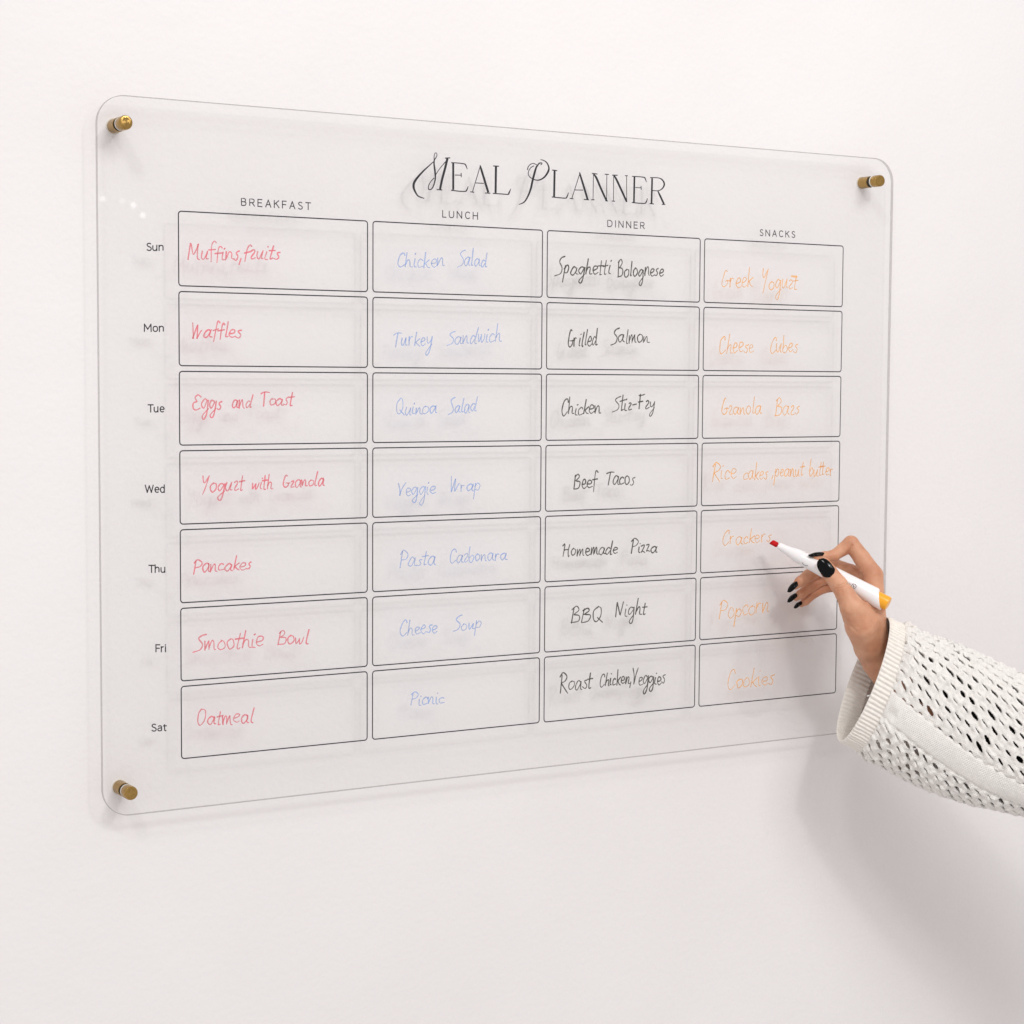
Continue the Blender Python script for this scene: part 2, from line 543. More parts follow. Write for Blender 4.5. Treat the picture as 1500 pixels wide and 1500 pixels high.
# sans letters for headings (cap height 1) and day names
SANS = {
 'A': (.72, [[(0,0),(.33,1),(.66,0)],[(.12,.34),(.54,.34)]]),
 'B': (.66, [[(0,0),(0,1),(.3,1),'c',(.48,.92),(.5,.75),(.45,.58),(.28,.53),(0,.53)],[(.28,.53),'c',(.5,.47),(.57,.28),(.48,.07),(.28,0),(0,0)]]),
 'C': (.74, [['c',(.66,.84),(.5,.97),(.3,.99),(.1,.84),(.03,.5),(.1,.16),(.3,.01),(.5,.03),(.66,.16)]]),
 'D': (.76, [[(0,0),(0,1),(.26,1),'c',(.5,.92),(.65,.68),(.65,.32),(.5,.08),(.26,0),(0,0)]]),
 'E': (.6, [[(.5,1),(0,1),(0,0),(.5,0)],[(0,.53),(.44,.53)]]),
 'F': (.56, [[(.48,1),(0,1),(0,0)],[(0,.5),(.42,.5)]]),
 'H': (.74, [[(0,0),(0,1)],[(.64,0),(.64,1)],[(0,.52),(.64,.52)]]),
 'I': (.16, [[(.05,0),(.05,1)]]),
 'K': (.66, [[(0,0),(0,1)],[(.56,1),(.02,.45)],[(.2,.62),(.6,0)]]),
 'L': (.54, [[(0,1),(0,0),(.47,0)]]),
 'M': (.9, [[(0,0),(.02,1),(.4,.3),(.78,1),(.8,0)]]),
 'N': (.78, [[(0,0),(0,1),(.66,0),(.66,1)]]),
 'R': (.66, [[(0,0),(0,1),(.3,1),'c',(.5,.93),(.56,.74),(.48,.54),(.3,.47),(0,.47)],[(.3,.47),(.6,0)]]),
 'S': (.6, [['c',(.5,.88),(.35,.99),(.15,.96),(.05,.78),(.15,.6),(.4,.46),(.53,.28),(.45,.06),(.22,.0),(.0,.14)]]),
 'T': (.64, [[(0,1),(.62,1)],[(.31,1),(.31,0)]]),
 'U': (.74, [[(0,1),(0,.35),'c',(.06,.12),(.2,.01),(.44,.01),(.58,.12),(.64,.35),(.64,1)]]),
 'W': (1.08, [[(0,1),(.24,0),(.5,.92),(.76,0),(1,1)]]),
 'a': (.56, [['c',(.05,.62),(.2,.73),(.38,.7),(.45,.52),(.45,0)],['c',(.45,.42),(.2,.4),(.03,.28),(.04,.1),(.2,0),(.38,.06),(.45,.2)]]),
 'd': (.62, [[(.5,1.05),(.5,0)],['c',(.5,.5),(.38,.7),(.2,.72),(.03,.52),(.03,.2),(.2,0),(.38,.02),(.5,.2)]]),
 'e': (.58, [['c',(.03,.38),(.5,.38),(.47,.6),(.3,.73),(.1,.64),(.02,.36),(.12,.08),(.3,0),(.48,.08)]]),
 'h': (.6, [[(0,1.05),(0,0)],['c',(0,.48),(.14,.7),(.33,.71),(.46,.55),(.46,0)]]),
 'i': (.16, [[(.05,.72),(.05,0)],[(.05,.95),(.05,1.0)]]),
 'n': (.6, [[(0,.72),(0,0)],['c',(0,.48),(.14,.7),(.33,.71),(.46,.55),(.46,0)]]),
 'o': (.64, [['c',(.28,.73),(.08,.62),(.02,.36),(.08,.1),(.28,0),(.48,.1),(.54,.36),(.48,.62),(.28,.73)]]),
 'r': (.36, [[(0,.72),(0,0)],['c',(0,.45),(.1,.66),(.32,.72)]]),
 't': (.38, [['c',(.14,.95),(.14,.2),(.2,.02),(.34,.02)],[(0,.7),(.34,.7)]]),
 'u': (.6, [['c',(0,.72),(0,.22),(.12,.01),(.3,.01),(.46,.22)],[(.46,.72),(.46,0)]]),
}


def sans(text, p0, p1, cap, wid, track, name):
    """p0, p1: photo pixels of the two ends of the baseline"""
    k = Ink()
    tot = sum(SANS[c][0] for c in text) + track * (len(text) - 1) - .08
    a, b = np.array(bz(*p0)), np.array(bz(*p1))
    sx = (b[0] - a[0]) / tot
    x = 0
    for c in text:
        for st in SANS[c][1]:
            if 'c' in st:
                n = st.index('c')
                pre, post = st[:n], st[n + 1:]
                cur = [pre[-1]] + post if pre else post
                pts = [tuple(q) for q in pre[:-1]] + [tuple(q) for q in crom(cur, 4)]
            else:
                pts = st
            W_ = [(a[0] + (x + q[0]) * sx, a[1] + (x + q[0]) / tot * (b[1] - a[1]) + q[1] * cap) for q in pts]
            if 'c' in st:
                k.ribbon(W_, wid)
            else:                          # straight pieces as separate bars with overlapping corners
                for q0, q1 in zip(W_[:-1], W_[1:]):
                    q0, q1 = np.array(q0), np.array(q1)
                    e = (q1 - q0) / np.linalg.norm(q1 - q0) * wid * .45
                    k.ribbon([q0 - e, q1 + e], wid)
        x += SANS[c][0] + track
    return k.build(name, M_print)


for t, p0, p1 in (('BREAKFAST', (353.6, 300.8), (454, 307.3)), ('LUNCH', (648.3, 318.0), (699.6, 321.2)),
                  ('DINNER', (890, 331.8), (943.5, 335.2)), ('SNACKS', (1113, 345), (1164, 348))):
    sans(t, p0, p1, 0.0047, 0.00068, .38, 'column_heading')
for t, p0, p1 in (('Sun', (214.8, 366.9), (239.4, 367)), ('Mon', (211.4, 485.4), (239.8, 485.6)), ('Tue', (217, 603.4), (240, 603.4)),
                  ('Wed', (212.8, 721.2), (241, 721.2)), ('Thu', (218.2, 838.4), (242, 838.3)), ('Fri', (228.4, 954.7), (242.6, 954.6)),
                  ('Sat', (222.2, 1071), (243, 1070.3))):
    sans(t, p0, p1, 0.0047, 0.00078, .12, 'day_name')

# handwriting
HW = {
 'a': (.95, '.72,.85 .45,1 .12,.62 .1,.15 .35,0 .68,.55 .78,.95|.76,.9 .7,.2 .93,.05'),
 'b': (.85, '.22,1.95 .1,.9 .1,.1 .45,0 .75,.5 .5,.88 .12,.5'),
 'c': (.75, '.68,.78 .45,1 .12,.6 .2,.04 .68,.2'),
 'd': (.98, '.68,.8 .4,.95 .08,.4 .3,0 .68,.55|.92,1.95 .72,.3 .76,.02 .92,.05'),
 'e': (.75, '.1,.42 .55,.58 .58,.92 .25,.9 .08,.35 .35,0 .7,.2'),
 'f': (.62, '.72,1.62 .5,1.85 .32,1.3 .22,-.35|.0,.85 .66,1.0'),
 'g': (.88, '.7,.85 .35,1 .08,.5 .3,.1 .68,.75|.78,1 .68,-.5 .38,-1.1 .18,-.75 .8,.05'),
 'h': (.85, '.25,1.95 .05,0|.08,.4 .35,.9 .58,.8 .55,.1 .8,.05'),
 'i': (.42, '.18,.95 .1,.15 .32,.02|.26,1.38 .3,1.46'),
 'k': (.74, '.25,1.9 .06,0|.68,.95 .15,.45|.2,.5 .4,.15 .7,0'),
 'l': (.52, '.42,1.95 .2,.4 .22,.02 .4,.05'),
 'm': (1.12, '.05,.85 .06,0|.06,.1 .3,.88 .42,.75 .42,.05|.42,.15 .7,.88 .82,.75 .84,.12 1.05,.05'),
 'n': (.84, '.05,.9 .05,0|.05,.15 .38,.88 .56,.75 .58,.12 .8,.05'),
 'o': (.82, '.42,1 .12,.72 .1,.25 .35,0 .68,.35 .64,.85 .36,1'),
 'p': (.84, '.2,1 .0,-1|.12,.55 .4,1 .7,.75 .52,.18 .12,.2'),
 'r': (.64, '.1,.8 .35,.98 .48,.75 .18,.22 .25,.02 .6,.15'),
 's': (.6, '.62,.95 .25,.78 .48,.35 .3,0 .02,.12'),
 't': (.58, '.38,1.7 .2,.2 .25,.0 .45,.08|.0,1 .66,1.12'),
 'u': (.85, '.14,.95 .08,.25 .28,.0 .62,.75|.7,.95 .6,.12 .8,.04'),
 'w': (.98, '.08,.95 .12,.1 .45,.75|.48,.9 .5,.1 .75,.35 .9,1'),
 'y': (.85, '.1,.95 .16,.35 .38,.25 .68,.85|.74,1 .5,-.5 .25,-1.1 .12,-.75 .75,.1'),
 'z': (.66, '.05,.82 .5,.92 .1,.08|.1,.08 .35,.15 .62,.05'),
 ',': (.42, '.2,.12 .02,-.5'), '-': (.66, '.05,.5 .5,.62'), ' ': (.8, ''),
 'M': (1.3, '.0,0 .22,1.9|.22,1.9 .5,.7 .62,.75|.62,.75 1.0,1.8|1.0,1.8 .98,.3 1.2,.02'),
 'W': (1.2, '.1,1.85 .15,.05|.15,.05 .6,1.5|.6,1.5 .55,.05|.55,.05 .9,.7 1.1,1.0'),
 'E': (.95, '.95,1.6 .6,1.9 .3,1.5 .5,1.1|.5,1.1 .1,.8 .05,.2 .35,-.02 .8,.25'),
 'T': (1.0, '.0,1.5 .5,1.75 1.1,1.75|.55,1.72 .38,.0'),
 'Y': (1.0, '.1,1.9 .12,1.3 .35,1.0 .7,1.6|.82,1.9 .5,.5 .25,-.5'),
 'G': (1.0, '.62,1.8 .42,1.9 .15,1.2 .12,.35 .4,.0 .75,.35 .7,.72 .4,.65|.7,.72 1.0,.7'),
 'P': (.95, '.3,1.75 .08,-.1|.05,1.4 .45,1.95 .95,1.55 .75,1.0 .25,.8'),
 'S': (1.0, '1.1,1.9 .65,1.75 .4,1.35 .8,.75 .65,.15 .0,-.15'),
 'B': (.98, '.28,1.75 .1,-.05|.12,1.5 .55,1.9 .75,1.5 .3,1.0|.3,1.0 .85,.85 .7,.15 .05,-.05'),
 'O': (1.05, '.45,1.8 .12,1.2 .12,.25 .42,-.05 .8,.6 .85,1.5 .45,1.8'),
 'C': (.92, '.85,1.4 .7,1.85 .3,1.5 .08,.5 .35,-.05 .85,.35'),
 'Q': (1.1, '.6,1.75 .2,1.2 .15,.25 .5,.0 .85,.7 .85,1.5 .55,1.8|.5,.45 1.1,-.15'),
 'V': (.85, '.05,1.8 .2,.9 .22,.0|.22,.0 .55,1.1 .9,1.8'),
 'H': (1.2, '.0,1.6 .28,1.8 .15,.0|.95,1.85 .8,.9 .85,.0 1.05,.1|.2,.95 .5,1.05 .85,.95'),
 '~': (.78, '.1,.92 .12,.0|.12,.5 .3,.9 .56,.9'),
 'N': (1.1, '.1,.0 .25,1.75|.25,1.75 .6,.2|.6,.2 .95,1.9'),
 'F': (.9, '.3,1.8 .15,.0|.1,1.7 .55,1.75 .95,1.9|.1,.9 .65,1.0'),
 'R': (1.0, '.3,1.75 .12,-.2|.0,1.5 .4,1.95 .9,1.6 .7,1.1 .2,.85|.2,.85 .6,.3 1.0,-.2'),
}
NOTES = [
 ('red', M_red, [('Muffins,fruits', 275,380, 410,379.5, 12.5)], 'Muffins, fruits'),
 ('red', M_red, [('Waffles', 281,495.8, 353,493, 12)], 'Waffles'),
 ('red', M_red, [('Eggs', 282,600, 325,599, 12.5), ('and', 339,597.8, 369,596, 11.5), ('Toast', 381,595, 430,593, 11.5)], 'Eggs and Toast'),
 ('red', M_red, [('Yogurt', 294,720, 357,718, 12.5), ('with', 369,717.6, 400,715.6, 11), ('Granola', 414,715, 475,710.6, 10.5)], 'Yogurt with Granola'),
 ('red', M_red, [('Pancakes', 283,839, 368,834, 12)], 'Pancakes'),
 ('red', M_red, [('Smoothie', 283,954, 387,946, 13.5), ('Bowl', 406,944, 453,942, 12)], 'Smoothie Bowl'),
 ('red', M_red, [('Oatmeal', 288,1062, 373,1058.5, 12.5)], 'Oatmeal'),
 ('blue', M_blue, [('Chicken', 581,392.5, 651,390.4, 12.5), ('Salad', 670,389.5, 713,391.3, 12)], 'Chicken Salad'),
 ('blue', M_blue, [('Tu~key', 575,507, 634,505.6, 12), ('Sandwich', 654,505.6, 735,500, 12)], 'Turkey Sandwich'),
 ('blue', M_blue, [('Quinoa', 579,607.4, 640,604.5, 11.5), ('Salad', 656,606, 698,602, 12)], 'Quinoa Salad'),
 ('blue', M_blue, [('Veggie', 583,725.5, 638,724.6, 12), ('W~ap', 659,721.2, 704,719, 11.5)], 'Veggie Wrap'),
 ('blue', M_blue, [('Pasta', 584,830.5, 639,827, 12), ('Carbona~a', 658,824, 743,820.8, 11)], 'Pasta Carbonara'),
 ('blue', M_blue, [('Cheese', 585,930.5, 641,925.8, 11.5), ('Soup', 663,923.5, 705,918.5, 11)], 'Cheese Soup'),
 ('blue', M_blue, [('Picnic', 601,1032.2, 651,1030, 11)], 'Picnic'),
 ('black', M_black, [('Spaghetti', 813,402, 895,402.5, 13), ('Bolognese', 904,406, 972,403, 12)], 'Spaghetti Bolognese'),
 ('black', M_black, [('G~illed', 831,507, 875,505.8, 12.5), ('Salmon', 894,503, 951,500.6, 11.5)], 'Grilled Salmon'),
 ('black', M_black, [('Chicken', 822,609, 880,604, 12.5), ('Stir-Fry', 897,603, 960,596.5, 12.5)], 'Chicken Stir-Fry'),
 ('black', M_black, [('Beef', 840,715.5, 874,713.4, 12.5), ('Tacos', 887,711, 929,710, 12)], 'Beef Tacos'),
 ('black', M_black, [('Homemade', 823,815, 905,810.3, 10.5), ('Pizza', 923,810.3, 963,808, 11.5)], 'Homemade Pizza'),
 ('black', M_black, [('BBQ', 835,913.6, 883,907.5, 12.5), ('Night', 901,903, 947,900.4, 11.5)], 'BBQ Night'),
 ('black', M_black, [('Roast', 820,1012.2, 867,1007.4, 13), ('Chicken,', 878,1005.2, 926,1001.4, 11.5), ('Veggies', 926,1003, 975,1001.2, 12)], 'Roast Chicken, Veggies'),
 ('orange', M_orange, [('G~eek', 1056,420, 1103,419.7, 13.5), ('Yogurt', 1114,423, 1168,423.6, 13.5)], 'Greek Yogurt'),
 ('orange', M_orange, [('Cheese', 1053,517.5, 1104,517, 13.5), ('Cubes', 1127,517, 1168,516.5, 13)], 'Cheese Cubes'),
 ('orange', M_orange, [('Granola', 1056,608, 1116,606, 12.5), ('Bars', 1134,607, 1171,607.5, 13.5)], 'Granola Bars'),
 ('orange', M_orange, [('Rice', 1042,703.5, 1079,701, 13.5), ('cakes', 1088,702.5, 1124.5,701, 12.5), (',peanut', 1130,699, 1177,695.8, 10.5), ('butte~', 1184.5,697, 1221,695.8, 11.5)], 'Rice cakes, peanut butter'),
 ('orange', M_orange, [('C~acke~s', 1058,797, 1129,793.5, 12)], 'Crackers'),
 ('orange', M_orange, [('Popco~n', 1053,906, 1127,896, 14)], 'Popcorn'),
 ('orange', M_orange, [('Cookies', 1065,1009.5, 1133,1001.4, 14.5)], 'Cookies'),
]
hr = random.Random(11)
for colour, mt, words, reads in NOTES:
    k = Ink()
    for text, ax, ay, bx, by, xh in words:
        tot = sum(HW[c][0] for c in text)
        sx = (bx - ax) / tot
        x = 0
        for c in text:
            adv, st = HW[c]
            jy, js, jx, sh = hr.uniform(-.12, .12), hr.uniform(.84, 1.14), hr.uniform(-.025, .025), hr.uniform(0, .18)
            base = ay + (by - ay) * x / tot
            for s in st.split('|'):
                if not s:
                    continue
                pts = [tuple(map(float, q.split(','))) for q in s.split()]
                pts = [(px_ + hr.uniform(-.055, .055), py_ + hr.uniform(-.055, .055)) for px_, py_ in pts]
                pts = crom(pts, 6)
                W_ = [bz(ax + (x + jx + q[0]) * sx + sh * q[1] * xh * .5, base - (q[1] * js + jy) * xh) for q in pts]
                n = len(W_)
                w0 = hr.uniform(.00082, .00112) * (1 if colour in ('red', 'black') else .9)
                k.ribbon(W_, [w0 * (1 - .35 * (i / n) ** 3) * (1 + .12 * math.sin(i * .9)) for i in range(n)])
                if n < 8:
                    k.dot(W_[0], w0 * .5)
                k.dot(W_[-1], w0 * .34)
            x += adv
    if colour == 'orange' and reads == 'Greek Yogurt':
        k.ribbon([bz(1158.5, 404.5), bz(1163, 405), bz(1168, 405.5)], [.0012, .0018, .0012])
    k.build('handwritten_note', mt, colour + ' handwritten note reading ' + reads)


# small far lamps of the room, seen as pale spots reflected in the sheet
for px_, py_, pw_ in ((151, 291, .0011), (196, 300, .0013), (210, 315, .0013), (180, 294, .0005)):
    q0 = at(px_, py_); d0 = q0 - CAM; d0 /= np.linalg.norm(d0)
    lp = q0 + 3.2 * d0 * np.array([1, -1, 1])
    area('far_lamp', tuple(lp), tuple(q0), 0.013, pw_)

# ------------------------------------------------------------------ standoffs
def lathe_y(profile, n=40):                # profile: (y, r)
    v, f = [], []
    for y, r in profile:
        for i in range(n):
            a = 2 * math.pi * i / n
            v.append((r * math.cos(a), y, r * math.sin(a)))
    for k in range(len(profile) - 1):
        for i in range(n):
            j = (i + 1) % n
            f.append((k * n + i, (k + 1) * n + i, (k + 1) * n + j, k * n + j))
    f.append(tuple(range(n)))
    f.append(tuple(range(len(profile) * n - 1, (len(profile) - 1) * n - 1, -1)))
    return v, f


def lathe_mesh(name, profile, n=40):
    v, f = lathe_y(profile, n)
    me = mesh(name, v, f)
    bm = bmesh.new(); bm.from_mesh(me); bmesh.ops.recalc_face_normals(bm, faces=bm.faces)
    for fc in bm.faces:
        fc.smooth = len(fc.verts) == 4
    for e in bm.edges:
        if len(e.link_faces) == 2 and e.calc_face_angle(0) > .5:
            e.smooth = False
    bm.to_mesh(me); bm.free()
    return me


R0 = 0.0047
hh = GAP - TH
meb = lathe_mesh('barrel', [(GAP - .0001, R0), (GAP - hh + .0006, R0), (GAP - hh + .0003, R0 * .95)])
meg = lathe_mesh('gasket', [(TH + .0003, R0 * .93), (TH + .0000, R0 * .93)])
mew = lathe_mesh('washer', [(-.00002, R0 * .97), (-.0012, R0 * .97)])
mec = lathe_mesh('cap', [(-.0012, R0 * .9), (-.0014, R0 * .98), (-.0019, R0), (-.0082, R0), (-.0090, R0 * .96), (-.0096, R0 * .86), (-.0097, R0 * .8), (-.0096, R0 * .5), (-.0097, R0 * .2)])
mef = lathe_mesh('base_ring', [(GAP - .00005, R0 * 1.16), (GAP - .0007, R0 * 1.12)])
pl, pr = at(177.5, 181.5), at(1279, 266)
pb = at(185.5, 1158.5)
sl = {'tl': (pl[0], pl[2]), 'bl': (pb[0], pb[2]), 'tr': (pr[0], pr[2]), 'br': (pr[0], pb[2])}
labs = {'tl': 'brass standoff screw at the upper left corner of the clear board',
        'bl': 'brass standoff screw at the lower left corner, below the word Sat',
        'tr': 'brass standoff screw at the upper right corner of the clear board',
        'br': 'brass standoff screw at the lower right corner behind the knitted cuff'}
for kx, (x, z) in sl.items():
    t = thing('wall_standoff', labs[kx], 'standoff', (x, 0, z), 'brass standoffs holding the board off the wall')
    link('barrel', meb, M_brass, t)
    link('base_ring', mef, M_washer, t)
    link('gasket', meg, M_gasket, t)
    link('washer', mew, M_washer, t)
    link('cap', mec, M_cap, t)

# ------------------------------------------------------------------ marker pen
ptip = at(1128.5, 793, -0.0022)
pend = at(1301, 884.5, -0.082)
ax = pend - ptip
PL = np.linalg.norm(ax)
ax /= PL
dep = lambda q: float((q - CAM) @ FWD)
sp_ = 0.44
DREF = dep(ptip + ax * PL * sp_)
side = np.cross(ax, -FWD); side /= np.linalg.norm(side)     # across the pen, in the picture plane
front = np.cross(side, ax)                                   # towards the viewer
if front @ FWD > 0:
    front = -front
pen = thing('marker_pen', 'white marker pen with red nib and orange end held in the hand', 'marker', tuple(ptip))
PM = Matrix(((side[0], ax[0], front[0], ptip[0]), (side[1], ax[1], front[1], ptip[1]), (side[2], ax[2], front[2], ptip[2]), (0, 0, 0, 1)))
if PM.to_3x3().determinant() < 0:
    side = -side
    PM = Matrix(((side[0], ax[0], front[0], ptip[0]), (side[1], ax[1], front[1], ptip[1]), (side[2], ax[2], front[2], ptip[2]), (0, 0, 0, 1)))
pen.matrix_world = PM
L_ = PL
link('pen_body', lathe_mesh('pen_body', [(L_ * a, r) for a, r in ((.072, .0022), (.074, .0027), (.085, .0029), (.13, .0033), (.16, .0038), (.20, .0047), (.235, .0053), (.268, .0056), (.270, .0053), (.290, .0053), (.292, .0057), (.5, .0062), (.88, .0072), (.925, .0073), (.932, .0071), (.933, .0058))], 56), M_pen, pen)
link('end_plug', lathe_mesh('end_plug', [(L_ * a, r) for a, r in ((.86, .0054), (.992, .0056), (1.0, .0053), (1.003, .0046))], 48), M_plug, pen)
DS = 1 if (side @ UP) < 0 else -1          # the barrel ends in a slanted cut, longer on its lower side
for vt in bpy.data.objects['pen_body'].data.vertices:
    g_ = min(1, max(0, (vt.co.y / L_ - .78) / .13))
    vt.co.y += .62 * DS * vt.co.x * g_ * g_
nw = .0021
nv = [(-nw, .0065, -nw), (nw, .0065, -nw), (nw, .0065, nw), (-nw, .0065, nw), (-nw, .0016, -nw * .8), (nw, .0000, -nw * .8), (nw, .0000, nw * .8), (-nw, .0016, nw * .8)]
me = mesh('nib', nv, [(0, 1, 5, 4), (1, 2, 6, 5), (2, 3, 7, 6), (3, 0, 4, 7), (4, 5, 6, 7), (3, 2, 1, 0)])
bm = bmesh.new(); bm.from_mesh(me)
bmesh.ops.bevel(bm, geom=bm.edges[:], offset=.0005, segments=3, affect='EDGES')
bmesh.ops.recalc_face_normals(bm, faces=bm.faces); bm.to_mesh(me); bm.free(); me.shade_smooth()
link('nib', me, M_nib, pen)
# small printed emblem and marks on the barrel
v, f = [], []


def penpt(s, c):                            # s along, c across (metres), on the barrel surface
    r = .0055 + (s / L_ - .29) * (.0073 - .0055) / .63 + .00006 + .0006
    a = c / r
    return (r * math.sin(a), s, r * math.cos(a))


def penline(pts, w):
    pts = np.array(pts, float)
    t = np.gradient(pts, axis=0); t /= np.linalg.norm(t, axis=1)[:, None]
    n = np.stack([-t[:, 1], t[:, 0]], 1)
    b = len(v)
    for q, k_ in zip(pts, n):
        v.append(penpt(*(q + k_ * w / 2))); v.append(penpt(*(q - k_ * w / 2)))
    for i in range(len(pts) - 1):
        f.append((b + 2 * i, b + 2 * i + 1, b + 2 * i + 3, b + 2 * i + 2))


SG = 1 if (side @ UP) < 0 else -1           # sign that points down in the picture
sc0 = L_ * .728
cc = SG * .0008
penline([(sc0 + .0019 * math.cos(a), cc + .0019 * math.sin(a)) for a in np.linspace(0, 2 * math.pi, 25)], .00035)
penline([(sc0 - .0008, cc - .0006), (sc0, cc + .0003), (sc0 + .0007, cc)], .0005)
penline([(sc0 - .0003, cc + .0010), (sc0 + .0006, cc + .0009)], .0004)
for i, dx in enumerate((-.0055, -.0045, -.0036)):
    penline([(sc0 + dx, cc - .0004), (sc0 + dx + .0006, cc + .0002)], .0004)
link('printed_emblem', mesh('printed_emblem', v, f), M_penprint, pen, kind='stuff')
v, f = [], []
penline([(L_ * (.30 + .05 * t_), SG * (.0036 + .0012 * math.sin(t_ * 3.1))) for t_ in np.linspace(0, 1, 7)], .0004)
link('printed_line', mesh('printed_line', v, f), M_penprint, pen)

# ------------------------------------------------------------------ hand
person = thing('person', 'hand with black nails in a white openwork knit sleeve writing on the board', 'person', tuple(P(1276, 956, DREF)))


def H(u, v, dmm):                           # u,v: units of a 7.143x enlargement, dmm: mm behind the pen grip
    return P(1110 + u / 7.143, 760 + v / 7.143, DREF + dmm / 1000)


ORI = H(1000, 800, 0)
BAS = np.stack([RIGHT, UP, -FWD], 1)
KU = DREF / F / 7.143                       # metres per u


def Lc(q):
    return (q - ORI) @ BAS


def J(u, v, d, r):                          # joint: local position + radius (r in u)
    return (*Lc(H(u, v, d)), r * KU)


CH_ = {
 'thumb': [J(690,470,-12,68), J(745,555,-14,82), J(850,690,-18,90), J(915,790,-20,98), J(990,930,-21,128), J(1080,1120,-15,165), J(1150,1330,-5,140)],
 'index': [J(615,404,1,46), J(700,396,2,56), J(800,383,4,60), J(890,320,6,68), J(975,258,6,82), J(1090,412,3,88), J(1205,590,-1,106), J(1205,900,-4,128), J(1215,1300,0,148)],
 'middle': [J(395,700,14,42), J(445,655,15,56), J(530,595,17,66), J(650,520,21,68), J(800,492,24,78), J(980,560,19,84), J(1170,650,11,104), J(1170,1000,8,118), J(1180,1330,6,120)],
 'ring': [J(400,822,22,38), J(450,790,23,50), J(540,715,26,60), J(680,630,31,64), J(820,600,34,74), J(980,640,30,80), J(1130,710,22,100), J(1140,1000,18,112), J(1170,1330,10,116)],
 'pinky': [J(455,892,28,34), J(500,862,29,44), J(590,778,32,52), J(690,725,36,56), J(800,700,39,64), J(930,730,37,70), J(1070,790,31,90), J(1110,1050,24,104), J(1160,1330,12,112)],
 'arm': [J(1198,1345,2,162), J(1262,1500,4,168), J(1420,1680,4,190), J(1900,1950,0,300)],
}


def sd_chain(X, ch):
    d = None
    for a, b in zip(ch[:-1], ch[1:]):
        pa, pb, ra, rb = np.array(a[:3]), np.array(b[:3]), a[3], b[3]
        ba = pb - pa
        h = np.clip(((X - pa) @ ba) / (ba @ ba), 0, 1)
        q = np.linalg.norm(X - pa - h[..., None] * ba, axis=-1) - (ra + (rb - ra) * (h * h * (3 - 2 * h) if False else h))
        d = q if d is None else smin(d, q, .0012)
    return d


def smin(a, b, k):
    h = np.clip(.5 + .5 * (b - a) / k, 0, 1)
    return b + (a - b) * h - k * h * (1 - h)


RES = 0.00062
allj = np.array([j for c in CH_.values() for j in c])
lo = (allj[:, :3] - allj[:, 3:4]).min(0) - .003
hi = (allj[:, :3] + allj[:, 3:4]).max(0) + .003
hi[0] = min(hi[0], Lc(H(1900, 1950, 0))[0] - .004)
dims = np.ceil((hi - lo) / RES).astype(int) + 1
gx = lo[0] + RES * np.arange(dims[0]); gy = lo[1] + RES * np.arange(dims[1]); gz = lo[2] + RES * np.arange(dims[2])
D_ = np.empty(dims, np.float32)


def pal(name, i):
    return np.array(CH_[name][i][:3])


folds = []                                   # shallow skin folds: thumb knuckle wrinkles, finger creases
for pts, dep_, wd in (([(800, 722), (850, 716), (905, 690), (950, 650)], .0009, .00055), ([(812, 745), (860, 742), (915, 716)], .0007, .0005),
                      ([(805, 698), (850, 690), (900, 664)], .0007, .0005), ([(840, 765), (885, 752)], .0005, .0005),
                      ([(1018, 280), (985, 345), (950, 405)], .0010, .0007), ([(1000, 470), (1040, 505), (1095, 520)], .0007, .0006),
                      ([(1015, 560), (1070, 585), (1130, 580)], .0005, .0006), ([(765, 335), (790, 372), (795, 420)], .0005, .0006),
                      ([(905, 1090), (960, 1120), (1010, 1170)], .0005, .0007), ([(1240, 960), (1190, 1030), (1180, 1100)], .0004, .0012)):
    folds.append(([np.array(Lc(H(*q, -15)))[:2] for q in pts], dep_, wd))
CHUNK = 16
for i0 in range(0, dims[0], CHUNK):
    xs = gx[i0:i0 + CHUNK]
    X = np.stack(np.meshgrid(xs, gy, gz, indexing='ij'), -1)
    dth = sd_chain(X, CH_['thumb'])
    din = sd_chain(X, CH_['index'])
    dmi = sd_chain(X, CH_['middle'])
    dri = sd_chain(X, CH_['ring'])
    dpi = sd_chain(X, CH_['pinky'])
    dar = sd_chain(X, CH_['arm'])
    d = smin(din, dmi, .0012)
    d = smin(d, dri, .0010)
    d = smin(d, dpi, .0010)
    # palm filler between metacarpals
    pf = None
    for a, b_ in (('index', 'middle'), ('middle', 'ring'), ('ring', 'pinky')):
        for q0, q1 in ((6, 8), (7, 8)):
            m0 = (pal(a, q0 - 0) + pal(b_, q0)) / 2
            m1 = (pal(a, 8) + pal(b_, 8)) / 2
            ch = [(*m0, 88 * KU), (*m1, 112 * KU)]
            q = sd_chain(X, ch)
            pf = q if pf is None else np.minimum(pf, q)
    d = smin(d, pf, .005)
    # web between thumb and index
    wb = sd_chain(X, [(*((pal('thumb', 4) + pal('index', 7)) / 2), 92 * KU), (*((pal('thumb', 5) + pal('index', 7)) / 2), 110 * KU), (*pal('arm', 0), 130 * KU)])
    d = smin(d, wb, .008)
    d = smin(d, dth, np.where(X[..., 1] < Lc(H(1000, 860, 0))[1], .007, .0012))
    d = smin(d, dar, .006)
    for pts, dep_, wd in folds:
        m2 = None
        for a, b_ in zip(pts[:-1], pts[1:]):
            ba = b_ - a
            q2 = X[..., :2] - a
            h = np.clip((q2 @ ba) / (ba @ ba), 0, 1)
            q = np.linalg.norm(q2 - h[..., None] * ba, axis=-1)
            m2 = q if m2 is None else np.minimum(m2, q)
        d = d + dep_ * np.exp(-(m2 / wd) ** 2) * (X[..., 2] > -.004)
    D_[i0:i0 + CHUNK] = d


